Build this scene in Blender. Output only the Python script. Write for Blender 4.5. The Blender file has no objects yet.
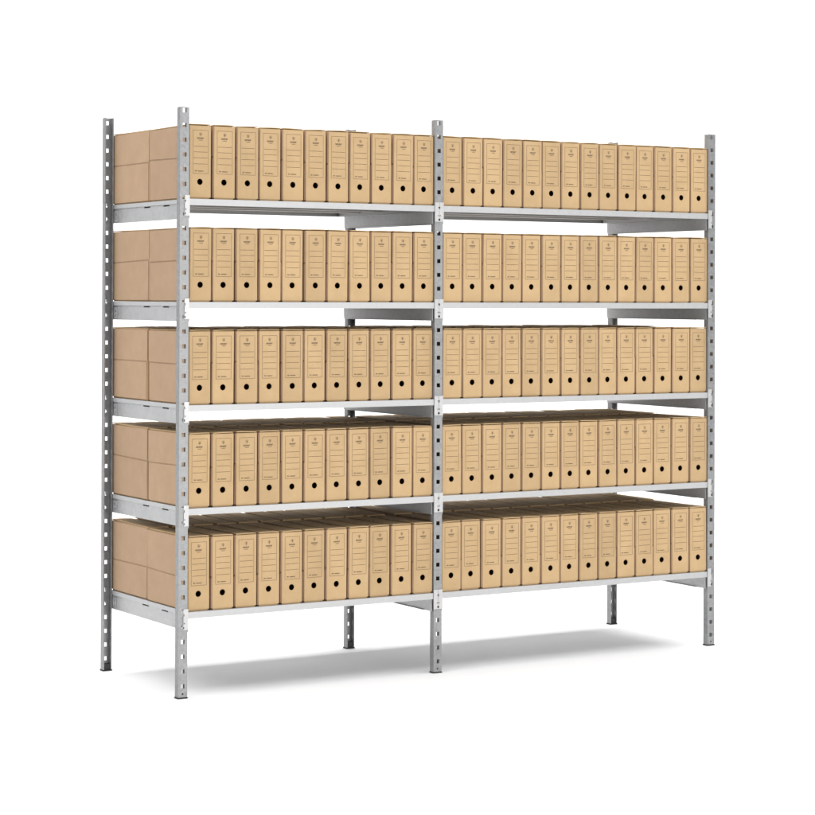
import bpy, bmesh, math, random
from mathutils import Vector, Matrix
random.seed(11)
S = bpy.context.scene
C = S.collection

# ------------------------------------------------------------------ measurements (metres)
BAY1, BAY2 = 1.01317, 1.25858            # post to post
DEPTH = 0.6625
PW, PD, PT = 0.0337, 0.0256, 0.002       # upright: web width, flange depth, sheet
HEIGHT = 2.0
SHELF_Z = [0.290, 0.640, 0.990, 1.340, 1.690]
BW, BD, BH = 0.0802, 0.3205, 0.250        # box file

# ------------------------------------------------------------------ materials
def new_mat(name):
    m = bpy.data.materials.new(name); m.use_nodes = True
    nt = m.node_tree; nt.nodes.clear()
    out = nt.nodes.new('ShaderNodeOutputMaterial'); p = nt.nodes.new('ShaderNodeBsdfPrincipled')
    nt.links.new(p.outputs[0], out.inputs[0])
    return m, nt, p
def node(nt, t, **kw):
    n = nt.nodes.new(t)
    for k, v in kw.items():
        if k in n.inputs: n.inputs[k].default_value = v
        else: setattr(n, k, v)
    return n
def ramp(nt, stops):
    r = nt.nodes.new('ShaderNodeValToRGB'); e = r.color_ramp.elements
    e[0].position, e[0].color = stops[0][0], (*stops[0][1], 1)
    e[1].position, e[1].color = stops[-1][0], (*stops[-1][1], 1)
    for pos, c in stops[1:-1]:
        x = e.new(pos); x.color = (*c, 1)
    return r

def kraft(name, lo, hi, var=0.06):
    m, nt, p = new_mat(name); L = nt.links.new
    tc = node(nt, 'ShaderNodeTexCoord'); oi = node(nt, 'ShaderNodeObjectInfo')
    off = node(nt, 'ShaderNodeVectorMath', operation='ADD')
    sc = node(nt, 'ShaderNodeVectorMath', operation='SCALE'); sc.inputs['Scale'].default_value = 40
    comb = node(nt, 'ShaderNodeCombineXYZ')
    for i in range(3): L(oi.outputs['Random'], comb.inputs[i])
    L(comb.outputs[0], sc.inputs[0]); L(tc.outputs['Object'], off.inputs[0]); L(sc.outputs[0], off.inputs[1])
    n1 = node(nt, 'ShaderNodeTexNoise', Scale=14.0, Detail=5.0, Roughness=0.62); L(off.outputs[0], n1.inputs['Vector'])
    mp = node(nt, 'ShaderNodeMapping'); mp.inputs['Scale'].default_value = (420, 420, 130); L(off.outputs[0], mp.inputs['Vector'])
    n2 = node(nt, 'ShaderNodeTexNoise', Scale=1.0, Detail=5.0, Roughness=0.7); L(mp.outputs[0], n2.inputs['Vector'])
    mix = node(nt, 'ShaderNodeMath', operation='MULTIPLY_ADD'); mix.inputs[1].default_value = 0.45
    L(n2.outputs['Fac'], mix.inputs[0])
    half = node(nt, 'ShaderNodeMath', operation='MULTIPLY'); half.inputs[1].default_value = 0.55
    L(n1.outputs['Fac'], half.inputs[0]); L(half.outputs[0], mix.inputs[2])
    r = ramp(nt, [(0.32, lo), (0.68, hi)]); L(mix.outputs[0], r.inputs['Fac'])
    hs = node(nt, 'ShaderNodeHueSaturation')
    mr = node(nt, 'ShaderNodeMapRange'); mr.inputs['To Min'].default_value = 1 - var; mr.inputs['To Max'].default_value = 1 + var
    L(oi.outputs['Random'], mr.inputs['Value']); L(mr.outputs[0], hs.inputs['Value']); L(r.outputs[0], hs.inputs['Color'])
    L(hs.outputs[0], p.inputs['Base Color'])
    p.inputs['Roughness'].default_value = 0.78
    p.inputs['Specular IOR Level'].default_value = 0.25
    b = node(nt, 'ShaderNodeBump', Strength=0.12, Distance=0.0006); L(n2.outputs['Fac'], b.inputs['Height']); L(b.outputs[0], p.inputs['Normal'])
    return m

def galvanised(name, lo, hi, metal, rough, spangle=110.0):
    m, nt, p = new_mat(name); L = nt.links.new
    tc = node(nt, 'ShaderNodeTexCoord'); oi = node(nt, 'ShaderNodeObjectInfo')
    add = node(nt, 'ShaderNodeVectorMath', operation='ADD'); L(tc.outputs['Object'], add.inputs[0]); L(oi.outputs['Location'], add.inputs[1])
    n0 = node(nt, 'ShaderNodeTexNoise', Scale=60.0, Detail=2.0); L(add.outputs[0], n0.inputs['Vector'])
    wob = node(nt, 'ShaderNodeMixRGB'); wob.inputs['Fac'].default_value = 0.012; L(add.outputs[0], wob.inputs[1]); L(n0.outputs['Color'], wob.inputs[2])
    v = node(nt, 'ShaderNodeTexVoronoi', Scale=spangle); L(wob.outputs[0], v.inputs['Vector'])
    bw = node(nt, 'ShaderNodeRGBToBW'); L(v.outputs['Color'], bw.inputs[0])
    n = node(nt, 'ShaderNodeTexNoise', Scale=6.0, Detail=6.0, Roughness=0.65); L(add.outputs[0], n.inputs['Vector'])
    mx = node(nt, 'ShaderNodeMath', operation='MULTIPLY_ADD'); mx.inputs[1].default_value = 0.35; L(bw.outputs[0], mx.inputs[0])
    h = node(nt, 'ShaderNodeMath', operation='MULTIPLY'); h.inputs[1].default_value = 0.65; L(n.outputs['Fac'], h.inputs[0]); L(h.outputs[0], mx.inputs[2])
    r = ramp(nt, [(0.25, lo), (0.75, hi)]); L(mx.outputs[0], r.inputs['Fac']); L(r.outputs[0], p.inputs['Base Color'])
    p.inputs['Metallic'].default_value = metal
    rr = node(nt, 'ShaderNodeMapRange'); rr.inputs['To Min'].default_value = rough - 0.08; rr.inputs['To Max'].default_value = rough + 0.1
    L(mx.outputs[0], rr.inputs['Value']); L(rr.outputs[0], p.inputs['Roughness'])
    return m

def plain(name, col, rough, spec=0.4):
    m, nt, p = new_mat(name)
    n = node(nt, 'ShaderNodeTexNoise', Scale=80.0, Detail=3.0)
    r = ramp(nt, [(0.3, tuple(c * 0.92 for c in col)), (0.7, tuple(min(1, c * 1.06) for c in col))])
    nt.links.new(n.outputs['Fac'], r.inputs['Fac']); nt.links.new(r.outputs[0], p.inputs['Base Color'])
    p.inputs['Roughness'].default_value = rough; p.inputs['Specular IOR Level'].default_value = spec
    return m

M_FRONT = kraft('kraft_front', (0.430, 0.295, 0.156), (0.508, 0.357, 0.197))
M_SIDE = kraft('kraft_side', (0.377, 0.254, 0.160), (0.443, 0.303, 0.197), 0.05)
M_INK = plain('brown_ink', (0.125, 0.087, 0.052), 0.8, 0.2)
M_BOLD = plain('dark_ink', (0.06, 0.05, 0.045), 0.8, 0.2)
M_ZINC = galvanised('zinc_upright', (0.225, 0.229, 0.237), (0.33, 0.334, 0.338), 0.5, 0.46)
M_SHELF = galvanised('zinc_shelf', (0.435, 0.439, 0.447), (0.484, 0.488, 0.492), 0.3, 0.48, 90)
M_BEAM = galvanised('zinc_beam', (0.37, 0.374, 0.382), (0.475, 0.479, 0.483), 0.5, 0.42, 100)
M_PLATE = galvanised('bright_plate', (0.459, 0.459, 0.463), (0.525, 0.525, 0.525), 0.2, 0.35, 90)
M_RUBBER = plain('black_plastic', (0.02, 0.02, 0.021), 0.55)
M_FLOOR, _nt, _p = new_mat('white_paper'); _p.inputs['Base Color'].default_value = (0.88, 0.88, 0.88, 1); _p.inputs['Roughness'].default_value = 0.9; _p.inputs['Specular IOR Level'].default_value = 0.1

# ------------------------------------------------------------------ mesh helpers
def link(name, bm, mats, parent=None, loc=None):
    bmesh.ops.recalc_face_normals(bm, faces=bm.faces[:])
    me = bpy.data.meshes.new(name); bm.to_mesh(me); bm.free()
    for m in (mats if isinstance(mats, (list, tuple)) else [mats]): me.materials.append(m)
    o = bpy.data.objects.new(name, me); C.objects.link(o)
    if loc is not None: o.location = loc
    if parent is not None: o.parent = parent
    return o
def box(bm, x0, x1, y0, y1, z0, z1, mi=0):
    v = [bm.verts.new((x, y, z)) for x in (x0, x1) for y in (y0, y1) for z in (z0, z1)]
    for q in ((0, 1, 3, 2), (4, 6, 7, 5), (0, 4, 5, 1), (2, 3, 7, 6), (0, 2, 6, 4), (1, 5, 7, 3)):
        bm.faces.new([v[i] for i in q]).material_index = mi
def plate(bm, us, vs, empty, t0, t1, axis):
    """sheet with cut-outs: a grid of cells over us x vs, those for which empty(u, v) holds left open, between t0 and t1 along axis"""
    def P(u, v, t):
        return {'x': (t, u, v), 'y': (u, t, v), 'z': (u, v, t)}[axis]
    cache = {}
    def V(i, j, k):
        if (i, j, k) not in cache: cache[(i, j, k)] = bm.verts.new(P(us[i], vs[j], (t0, t1)[k]))
        return cache[(i, j, k)]
    nu, nv = len(us) - 1, len(vs) - 1
    solid = [[not empty((us[i] + us[i + 1]) / 2, (vs[j] + vs[j + 1]) / 2) for j in range(nv)] for i in range(nu)]
    ok = lambda i, j: 0 <= i < nu and 0 <= j < nv and solid[i][j]
    for i in range(nu):
        for j in range(nv):
            if not solid[i][j]: continue
            for k in (0, 1):
                bm.faces.new([V(i, j, k), V(i + 1, j, k), V(i + 1, j + 1, k), V(i, j + 1, k)])
            for (di, dj, a, b) in ((-1, 0, (i, j), (i, j + 1)), (1, 0, (i + 1, j), (i + 1, j + 1)), (0, -1, (i, j), (i + 1, j)), (0, 1, (i, j + 1), (i + 1, j + 1))):
                if not ok(i + di, j + dj):
                    bm.faces.new([V(*a, 0), V(*b, 0), V(*b, 1), V(*a, 1)])
def breaks(lo, hi, *mids):
    return sorted({round(x, 6) for x in (lo, hi, *mids) if lo <= x <= hi})
def empty_obj(name, loc, rz=0.0):
    o = bpy.data.objects.new(name, None); C.objects.link(o)
    o.location = loc; o.rotation_euler = (0, 0, rz); o.empty_display_size = 0.1
    return o
def tag(o, label, cat, group=None):
    o['label'] = label; o['category'] = cat
    if group: o['group'] = group

# ------------------------------------------------------------------ the rack
X0 = {0: 0.0, 1: BAY1, 2: BAY1 + BAY2}
rack = empty_obj('shelving_rack', (0, 0, 0))
tag(rack, 'galvanised steel two-bay shelving rack with perforated uprights and five shelves full of box files', 'shelving rack')

HOLE_Z = [0.0425 + 0.0499 * k for k in range(40)]
def upright_mesh(back):
    bm = bmesh.new()
    hs = 0.0072
    us = breaks(0, PW, PW / 2 - hs, PW / 2 + hs, PW / 2 - 0.003, PW / 2 + 0.003)
    zs = [0.003, 0.013, 0.019, HEIGHT]
    for z in HOLE_Z: zs += [z - hs, z + hs]
    zs = sorted(zs)
    def e(u, z):
        if 0.013 < z < 0.019: return abs(u - PW / 2) < 0.003
        return abs(u - PW / 2) < hs and any(abs(z - h) < hs for h in HOLE_Z)
    plate(bm, us, zs, e, 0, PT, 'y')
    # folded flanges and their return lips
    box(bm, 0, PT, PT, PD, 0.003, HEIGHT); box(bm, PW - PT, PW, PT, PD, 0.003, HEIGHT)
    box(bm, PT, PT + 0.002, PD - PT, PD, 0.003, HEIGHT); box(bm, PW - PT - 0.002, PW - PT, PD - PT, PD, 0.003, HEIGHT)
    if back:
        for v in bm.verts:
            if v.co.z > HEIGHT - 0.001: v.co.z += 0.0065
    if back: bmesh.ops.transform(bm, matrix=Matrix.Translation((0, DEPTH, 0)) @ Matrix.Scale(-1, 4, (0, 1, 0)), verts=bm.verts[:])
    # round the long outer corners
    yo = DEPTH if back else 0.0
    ed = [e_ for e_ in bm.edges if all(abs(v.co.y - yo) < 1e-5 and (abs(v.co.x) < 1e-5 or abs(v.co.x - PW) < 1e-5) for v in e_.verts) and abs(e_.verts[0].co.z - e_.verts[1].co.z) > 1e-4]
    bmesh.ops.bevel(bm, geom=ed, offset=0.0016, segments=2, affect='EDGES')
    return bm
def foot_mesh(back):
    bm = bmesh.new()
    y0, y1 = (DEPTH - PD - 0.002, DEPTH + 0.002) if back else (-0.002, PD + 0.002)
    box(bm, -0.002, PW + 0.002, y0, y1, 0.0, 0.005)
    box(bm, PT + 0.0006, PW - PT - 0.0006, y0 + 0.0056, y1 - 0.0056, 0.0052, 0.026)
    bmesh.ops.bevel(bm, geom=bm.edges[:], offset=0.0012, segments=2, affect='EDGES')
    return bm
up = {}
for back in (False, True):
    p0 = link('upright', upright_mesh(back), M_ZINC, rack, (X0[0], 0, 0))
    f0 = link('foot_cap', foot_mesh(back), M_RUBBER, p0)
    for k in (1, 2):
        p = p0.copy(); C.objects.link(p); p.parent = rack; p.location = (X0[k], 0, 0)
        f = f0.copy(); C.objects.link(f); f.parent = p

LIP = 0.0215
def shelf_mesh(length):
    bm = bmesh.new(); t = 0.0014
    y0, y1 = 0.0005, DEPTH - 0.0005
    box(bm, 0, length, y0, y1, -t, 0)
    for (a, b) in ((y0, y0 + t), (y1 - t, y1)):
        box(bm, 0, length, a, b, -LIP, -t)
    for (a, b) in ((y0 + t, y0 + 0.016), (y1 - 0.016, y1 - t)):
        box(bm, 0, length, a, b, -LIP, -LIP + t)
    for (a, b) in ((0, t), (length - t, length)):
        box(bm, a, b, y0 + t, y1 - t, -0.0145, -t)
    # unseen closed channels along both ends, added to keep the beam slots dark
    for e in (0, 1):
        m = lambda v: length - v if e else v
        a, b = sorted((m(0.034), m(0.034 + t))); box(bm, a, b, y0 + 0.016, y1 - 0.016, -0.0212, -t)
        a, b = sorted((m(0.0046), m(0.034))); box(bm, a, b, y0 + 0.016, y1 - 0.016, -0.0212, -0.0212 + t)
    # pressed stiffening ribs under the sheet
    for yc in (0.165, 0.33, 0.495):
        prof = [(-0.022, -t), (-0.014, -0.013), (0.014, -0.013), (0.022, -t)]
        va = [bm.verts.new((0.04, yc + a, b - 0.0001)) for a, b in prof]; vb = [bm.verts.new((length - 0.04, yc + a, b - 0.0001)) for a, b in prof]
        for i in range(3): bm.faces.new((va[i], va[i + 1], vb[i + 1], vb[i]))
        bm.faces.new(va); bm.faces.new(vb[::-1])
    return bm
def connector_mesh(right):
    """end plate of a shelf, hooked over one half of the upright's face"""
    bm = bmesh.new()
    u1 = 0.0178
    us = breaks(0, u1, 0.0035, 0.0015, 0.005, 0.012, 0.0145)
    zs = breaks(-0.058, 0.012, -0.012, -0.004, -0.0385, -0.0335, -0.054, -0.047, 0.004, 0.009)
    def e(u, z):
        if u < 0.0035 and (-0.012 < z < -0.004 or -0.054 < z < -0.047): return True     # hook notches over the post slots
        return 0.0015 < u < 0.005 and -0.0385 < z < -0.0335
    plate(bm, us, zs, e, -0.0035, -0.0005, 'y')
    if right: bmesh.ops.scale(bm, vec=(-1, 1, 1), verts=bm.verts[:])
    return bm
def side_beam_mesh():
    """sheet cross beam, its web at x = 0 and its lower flange towards +x"""
    bm = bmesh.new(); t = 0.0018
    y0, y1 = 0.006, DEPTH - 0.006
    slots = [(0.165, 0.215, -0.0206, -0.0158), (0.325, 0.377, -0.0206, -0.0158)]
    us = breaks(y0, y1, *[v for q in slots for v in q[:2]]); zs = breaks(-0.066, -0.0152, *[v for q in slots for v in q[2:]])
    plate(bm, us, zs, lambda u, v: any(a < u < b and c < v < d for a, b, c, d in slots), 0, t, 'x')
    box(bm, t, 0.009, y0 + 0.05, y1 - 0.05, -0.066, -0.066 + t)
    # end brackets standing off the web, each with a slot and a hook
    for (a, b) in ((y0 + 0.026, y0 + 0.050), (y1 - 0.054, y1 - 0.028)):
        c = (a + b) / 2
        plate(bm, breaks(a, b, c - 0.003, c + 0.003), breaks(-0.063, -0.021, -0.055, -0.046, -0.039, -0.030),
              lambda u, v: abs(u - c) < 0.003 and (-0.055 < v < -0.046 or -0.039 < v < -0.030), -0.0042, -0.0028, 'x')
        box(bm, -0.0027, -0.0002, a, a + 0.0014, -0.063, -0.021); box(bm, -0.0027, -0.0002, b - 0.0014, b, -0.063, -0.021)
    return bm
shelf_src, beam_src = {}, None
plate_src = {r: None for r in (False, True)}
for z in SHELF_Z:
    for bay in (0, 1):
        xa, xb = X0[bay] + PW + 0.0016, X0[bay + 1] - 0.0016
        if bay not in shelf_src:
            s = link('shelf', shelf_mesh(xb - xa), M_SHELF, rack); shelf_src[bay] = s
        else:
            s = shelf_src[bay].copy(); C.objects.link(s); s.parent = rack
        s.location = (xa, 0, z)
        for end in (0, 1):
            for rear in (0, 1):
                if plate_src[bool(end)] is None:
                    c = link('connector_plate', connector_mesh(bool(end)), M_PLATE); plate_src[bool(end)] = c
                else:
                    c = plate_src[bool(end)].copy(); C.objects.link(c)
                c.parent = s
                # starts at the middle of the upright, reaches past its edge to the shelf lip
                c.location = ((X0[bay] + PW / 2 + 0.0005) - xa if end == 0 else (X0[bay + 1] + PW / 2 - 0.0005) - xa, DEPTH if rear else 0, 0)
                c.scale = (1, -1 if rear else 1, 1)
        for end in (0, 1):
            if beam_src is None:
                b = link('side_beam', side_beam_mesh(), M_BEAM, rack); beam_src = b
            else:
                b = beam_src.copy(); C.objects.link(b); b.parent = rack
            b.location = (X0[bay] + PW + 0.0042, 0, z) if end == 0 else (X0[bay + 1] - 0.0042, 0, z)
            if end: b.scale = (-1, 1, 1)

# ------------------------------------------------------------------ box files
HX, HZ, HR = -0.0012, 0.058, 0.0104
def carton_mesh(seam, rng):
    """carton standing on z = 0, front at y = 0, thumb hole cut through the front, side flaps lapped over each other at the seam"""
    bm = bmesh.new(); w = BW / 2
    box(bm, -w, w, 0, BD, 0.0042, BH, 0)
    bmesh.ops.bevel(bm, geom=bm.edges[:], offset=0.0014, segments=2, affect='EDGES')
    box(bm, -w + 0.004, w - 0.004, 0.004, BD - 0.004, 0, 0.0043, 0)          # inset plinth, added to put a shadow line under the carton edge
    front = min((f for f in bm.faces), key=lambda f: f.calc_center_median().y - f.calc_area())
    for f in bm.faces:
        if f.normal.y < -0.99 and f.calc_area() > 0.005: front = f
    vs = list(front.verts); bm.faces.remove(front)
    vs.sort(key=lambda v: math.atan2(v.co.z - HZ, v.co.x - HX))
    N = 32
    ring = [bm.verts.new((HX + HR * math.cos(a), 0, HZ + HR * 1.02 * math.sin(a))) for a in [-math.pi + 2 * math.pi * k / N for k in range(N)]]
    ring_in = [bm.verts.new((v.co.x, 0.002, v.co.z)) for v in ring]
    for i in range(4):                      # each corner fans over its quarter of the rim
        for k in range(8 * i, 8 * i + 8): bm.faces.new((vs[i], ring[(k + 1) % N], ring[k]))
        bm.faces.new((vs[i], vs[(i + 1) % 4], ring[(8 * i + 8) % N]))
    for k in range(N):
        bm.faces.new((ring[k], ring[(k + 1) % N], ring_in[(k + 1) % N], ring_in[k]))
    # side flaps meeting in an open joint, a little askew; the lower one is cut shorter at both ends
    for sx in (-1, 1):
        za, zb = seam + rng.uniform(-0.005, 0.005), seam + rng.uniform(-0.005, 0.005)
        xi, xo = sx * (w + 0.0001), sx * (w + 0.0019); g = 0.0046
        c, d = rng.uniform(0.003, 0.010), rng.uniform(0.003, 0.010)
        for P in ([(0.004, za), (BD - 0.0015, zb), (BD - 0.0015, BH - 0.002), (0.004, BH - 0.002)],
                  [(c, 0.005), (BD - d, 0.005), (BD - d * 0.7, zb - g), (c * 0.7, za - g)]):
            a = [bm.verts.new((xi, y, z)) for y, z in P]; b = [bm.verts.new((xo, y, z)) for y, z in P]
            bm.faces.new(a); bm.faces.new(b)
            for i in range(4): bm.faces.new((a[i], a[(i + 1) % 4], b[(i + 1) % 4], b[i]))
    bm.normal_update()
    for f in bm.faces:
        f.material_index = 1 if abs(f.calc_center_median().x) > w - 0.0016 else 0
    return bm
def lid_mesh(rng):
    """top closing flap: thin board a little sprung at its front edge"""
    bm = bmesh.new(); w = BW / 2 - 0.0026; t = 0.0026
    nx, ny = 5, 6
    l, r, back = rng.uniform(0.0, 0.0022), rng.uniform(0.0, 0.0022), rng.uniform(0.0, 0.0006)
    sk = rng.uniform(-0.0012, 0.0012)
    def P(i, j, k):
        u, v = i / nx, j / ny
        lift = ((1 - u) * l + u * r) * (1 - v) ** 2 + back * v + 0.0006 * math.sin(u * 3.1 + v * 2)
        y = -0.0012 + sk * (u - 0.5) + v * (BD - 0.002)
        return (-w + 2 * w * u, y, BH + 0.0004 + lift + k * t)
    V = {(i, j, k): bm.verts.new(P(i, j, k)) for i in range(nx + 1) for j in range(ny + 1) for k in (0, 1)}
    for i in range(nx):
        for j in range(ny):
            for k in (0, 1): bm.faces.new([V[(i, j, k)], V[(i + 1, j, k)], V[(i + 1, j + 1, k)], V[(i, j + 1, k)]])
    for i in range(nx):
        for j in (0, ny): bm.faces.new([V[(i, j, 0)], V[(i + 1, j, 0)], V[(i + 1, j, 1)], V[(i, j, 1)]])
    for j in range(ny):
        for i in (0, nx): bm.faces.new([V[(i, j, 0)], V[(i, j + 1, 0)], V[(i, j + 1, 1)], V[(i, j, 1)]])
    return bm
def label_mesh():
    """printed frame with emblem, two lines of lettering, four writing lines and a numbering line; sheets of ink on the front"""
    bm = bmesh.new(); w = BW / 2; Y = -0.0003
    def q(x0, x1, t0, t1, mi=0):          # millimetres from the left edge / from the top
        a = [bm.verts.new((-w + x / 1000, Y, BH - t / 1000)) for x, t in ((x0, t0), (x1, t0), (x1, t1), (x0, t1))]
        bm.faces.new(a).material_index = mi
    def stroke(pts, wd, mi=1):
        for (ax, at), (bx, bt) in zip(pts, pts[1:]):
            d = Vector((bx - ax, bt - at)); n = Vector((-d.y, d.x)).normalized() * wd / 2
            a = [bm.verts.new((-w + x / 1000, Y, BH - t / 1000)) for x, t in ((ax + n.x, at + n.y), (bx + n.x, bt + n.y), (bx - n.x, bt - n.y), (ax - n.x, at - n.y))]
            bm.faces.new(a).material_index = mi
    L, R_, T, B = 12.0, 70.5, 16.0, 164.0; lw = 1.0
    q(L, R_, T, T + lw); q(L, R_, B - lw, B); q(L, L + lw, T + lw, B - lw); q(R_ - lw, R_, T + lw, B - lw)
    for t in (71, 90, 110, 130.5): q(15.5, 67, t, t + 1.15)
    cx = 41.0
    # emblem: a little sprig in an open ring
    for s in (-1, 1):
        stroke([(cx + s * 4.8 * math.sin(a), 29.5 - 5.6 * math.cos(a)) for a in [0.5 + 2.0 * k / 7 for k in range(8)]], 0.8, 0)
        stroke([(cx, 34.0), (cx + s * 2.4, 30.0)], 0.8); stroke([(cx, 30.5), (cx + s * 1.7, 27.2)], 0.7)
    stroke([(cx, 24.5), (cx, 37.0)], 1.0)
    # bold lettering, too small in the picture to be told apart
    rng = random.Random(3); x = cx - 13.5
    while x < cx + 12.5:
        wd = rng.choice((2.0, 2.4, 2.8))
        q(x, x + 0.85, 40.2 if rng.random() < 0.5 else 41.4, 46.2, 1)
        q(x + 0.85, x + wd, 41.4, 42.3, 1)
        if rng.random() < 0.7: q(x + wd, x + wd + 0.8, 41.6, 46.2, 1)
        if rng.random() < 0.6: q(x + 0.85, x + wd, 44.9, 46.0, 1)
        x += wd + 1.5
    x = cx - 7
    while x < cx + 7:
        wd = rng.uniform(0.9, 1.6); q(x, x + wd, 49.4, 51.6, 0); x += wd + 0.8
    # numbering line
    x = 20
    while x < 51:
        wd = rng.uniform(0.8, 1.6)
        if not 27 < x < 30.5: q(x, x + wd, 153.2 if x < 27 else 153.8, 157.2, 0)
        x += wd + 0.7
    return bm
rngs = random.Random(5)
cartons = {False: [], True: []}
for low in (False, True):
    for k in range(6):
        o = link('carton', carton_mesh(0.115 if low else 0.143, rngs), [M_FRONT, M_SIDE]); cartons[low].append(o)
lids = [link('lid', lid_mesh(rngs), M_FRONT) for k in range(7)]
print_src = link('printed_label', label_mesh(), [M_INK, M_BOLD])
used = set()
def take(src, parent):
    """the source object itself the first time, a copy that shares its mesh afterwards"""
    if src.name in used:
        o = src.copy(); C.objects.link(o)
    else:
        used.add(src.name); o = src
    o.parent = parent
    return o
ORD = ['first', 'second', 'third', 'fourth', 'fifth', 'sixth', 'seventh', 'eighth', 'ninth', 'tenth', 'eleventh', 'twelfth', 'thirteenth', 'fourteenth']
SHELF = ['bottom shelf', 'second shelf from bottom', 'middle shelf', 'second shelf from top', 'top shelf']
def where(i, n):
    if i == 0: return 'leftmost'
    if i == n - 1: return 'rightmost'
    return ORD[i] + ' from left' if i < n / 2 else ORD[n - 1 - i] + ' from right'
def box_file(x, y, z, rz, level, label, group):
    r = empty_obj('box_file', (x, y, z), rz)
    tag(r, label, 'box file', group)
    r.rotation_euler.y = math.radians(max(-0.35, min(0.35, rngs.gauss(0, 0.16))))
    take(rngs.choice(cartons[level == 0]), r)
    take(rngs.choice(lids), r)
    take(print_src, r)
    return r
for lv, z in enumerate(SHELF_Z):
    for bay, n in ((0, 11), (1, 14)):
        xa = X0[bay] + PW + 0.0065; xb = X0[bay + 1] - 0.0012
        pitch = (xb - xa - BW) / (n - 1)
        bayname = ('narrow left bay', 'wide right bay')[bay]
        for i in range(n):
            x = xa + BW / 2 + i * pitch + rngs.uniform(-0.0009, 0.0009)
            w = where(i, n)
            yaw = math.radians(rngs.gauss(0, 0.35))
            box_file(x, 0.006 + abs(rngs.gauss(0, 0.003)), z + 0.0006, yaw, lv,
                     f"front box file, {w} in {bayname}, {SHELF[lv]}", 'front row of kraft box files')
            if lv <= 2 or (bay == 0 and i == 0) or (bay == 1 and i == n - 1):
                yb = 0.006 + 2 * BD + 0.0125 + rngs.uniform(-0.002, 0.003)
                rear = box_file(x + rngs.uniform(-0.001, 0.001), yb, z + 0.0006, math.pi + math.radians(rngs.gauss(0, 0.3)), lv,
                         f"rear box file behind {w} one, {bayname}, {SHELF[lv]}", 'rear row of kraft box files')
                rear.scale.z = rngs.uniform(1.006, 1.012)          # a slightly taller batch

# ------------------------------------------------------------------ studio floor and sweep
def sheet(name, pts, x0, x1):
    bm = bmesh.new()
    a = [bm.verts.new((x0, y, z)) for y, z in pts]; b = [bm.verts.new((x1, y, z)) for y, z in pts]
    for i in range(len(pts) - 1): bm.faces.new((a[i], b[i], b[i + 1], a[i + 1]))
    o = link(name, bm, M_FLOOR); o['kind'] = 'structure'
    for p in o.data.polygons: p.use_smooth = True
    return o
sheet('floor', [(-14, 0), (-4, 0), (0, 0), (5, 0)], -14, 18)
sheet('backdrop', [(5 + 3 * math.sin(a), 3 - 3 * math.cos(a)) for a in [math.pi / 2 * k / 16 for k in range(17)]] + [(8, 9)], -14, 18)

# ------------------------------------------------------------------ studio light
W = bpy.data.worlds.new('World'); S.world = W; W.use_nodes = True
bg = W.node_tree.nodes['Background']; bg.inputs[0].default_value = (1, 1, 1, 1); bg.inputs[1].default_value = 0.46
def area(name, loc, target, sx, sy, power, col=(1, 1, 1)):
    d = bpy.data.lights.new(name, 'AREA'); d.shape = 'RECTANGLE'; d.size, d.size_y = sx, sy; d.energy = power; d.color = col
    o = bpy.data.objects.new(name, d); C.objects.link(o); o.location = loc
    o.rotation_euler = (Vector(target) - Vector(loc)).to_track_quat('-Z', 'Y').to_euler()
    return o
area('overhead_softbox', (-0.2, -0.1, 5.4), (-0.2, -0.1, 0), 13.0, 6.6, 690)
area('front_softbox', (1.4, -6.4, 1.15), (1.0, 0, 1.15), 4.5, 2.0, 188, (1.0, 0.985, 0.96))
area('backdrop_lamp', (6.0, 3.0, 7.5), (6.5, 7.6, 2.2), 13.0, 1.2, 700)

# ------------------------------------------------------------------ camera
f, cx, cy, X, Y, Z, yaw, pitch, roll = 2186.67356, 406.68296, 284.11657, -3.15052, -6.71995, 1.35693, 0.54186, 0.0062, 0.00321
fw = Vector((math.sin(yaw) * math.cos(pitch), math.cos(yaw) * math.cos(pitch), math.sin(pitch)))
r = Vector((math.cos(yaw), -math.sin(yaw), 0)); u = r.cross(fw)
r2 = math.cos(roll) * r + math.sin(roll) * u; u2 = -math.sin(roll) * r + math.cos(roll) * u
cd = bpy.data.cameras.new('camera'); cam = bpy.data.objects.new('camera', cd); C.objects.link(cam)
cam.matrix_world = Matrix(((r2.x, u2.x, -fw.x, X), (r2.y, u2.y, -fw.y, Y), (r2.z, u2.z, -fw.z, Z), (0, 0, 0, 1)))
cd.sensor_width = 36; cd.lens = f / 815 * 36
cd.shift_x = (407.5 - cx) / 815; cd.shift_y = (cy - 407.5) / 815
cd.clip_end = 200
S.camera = cam
S.view_settings.view_transform = 'Standard'; S.view_settings.look = 'None'
S.view_settings.exposure = 0; S.view_settings.gamma = 1
S.render.engine = 'CYCLES'
S.cycles.max_bounces = 10; S.cycles.diffuse_bounces = 6
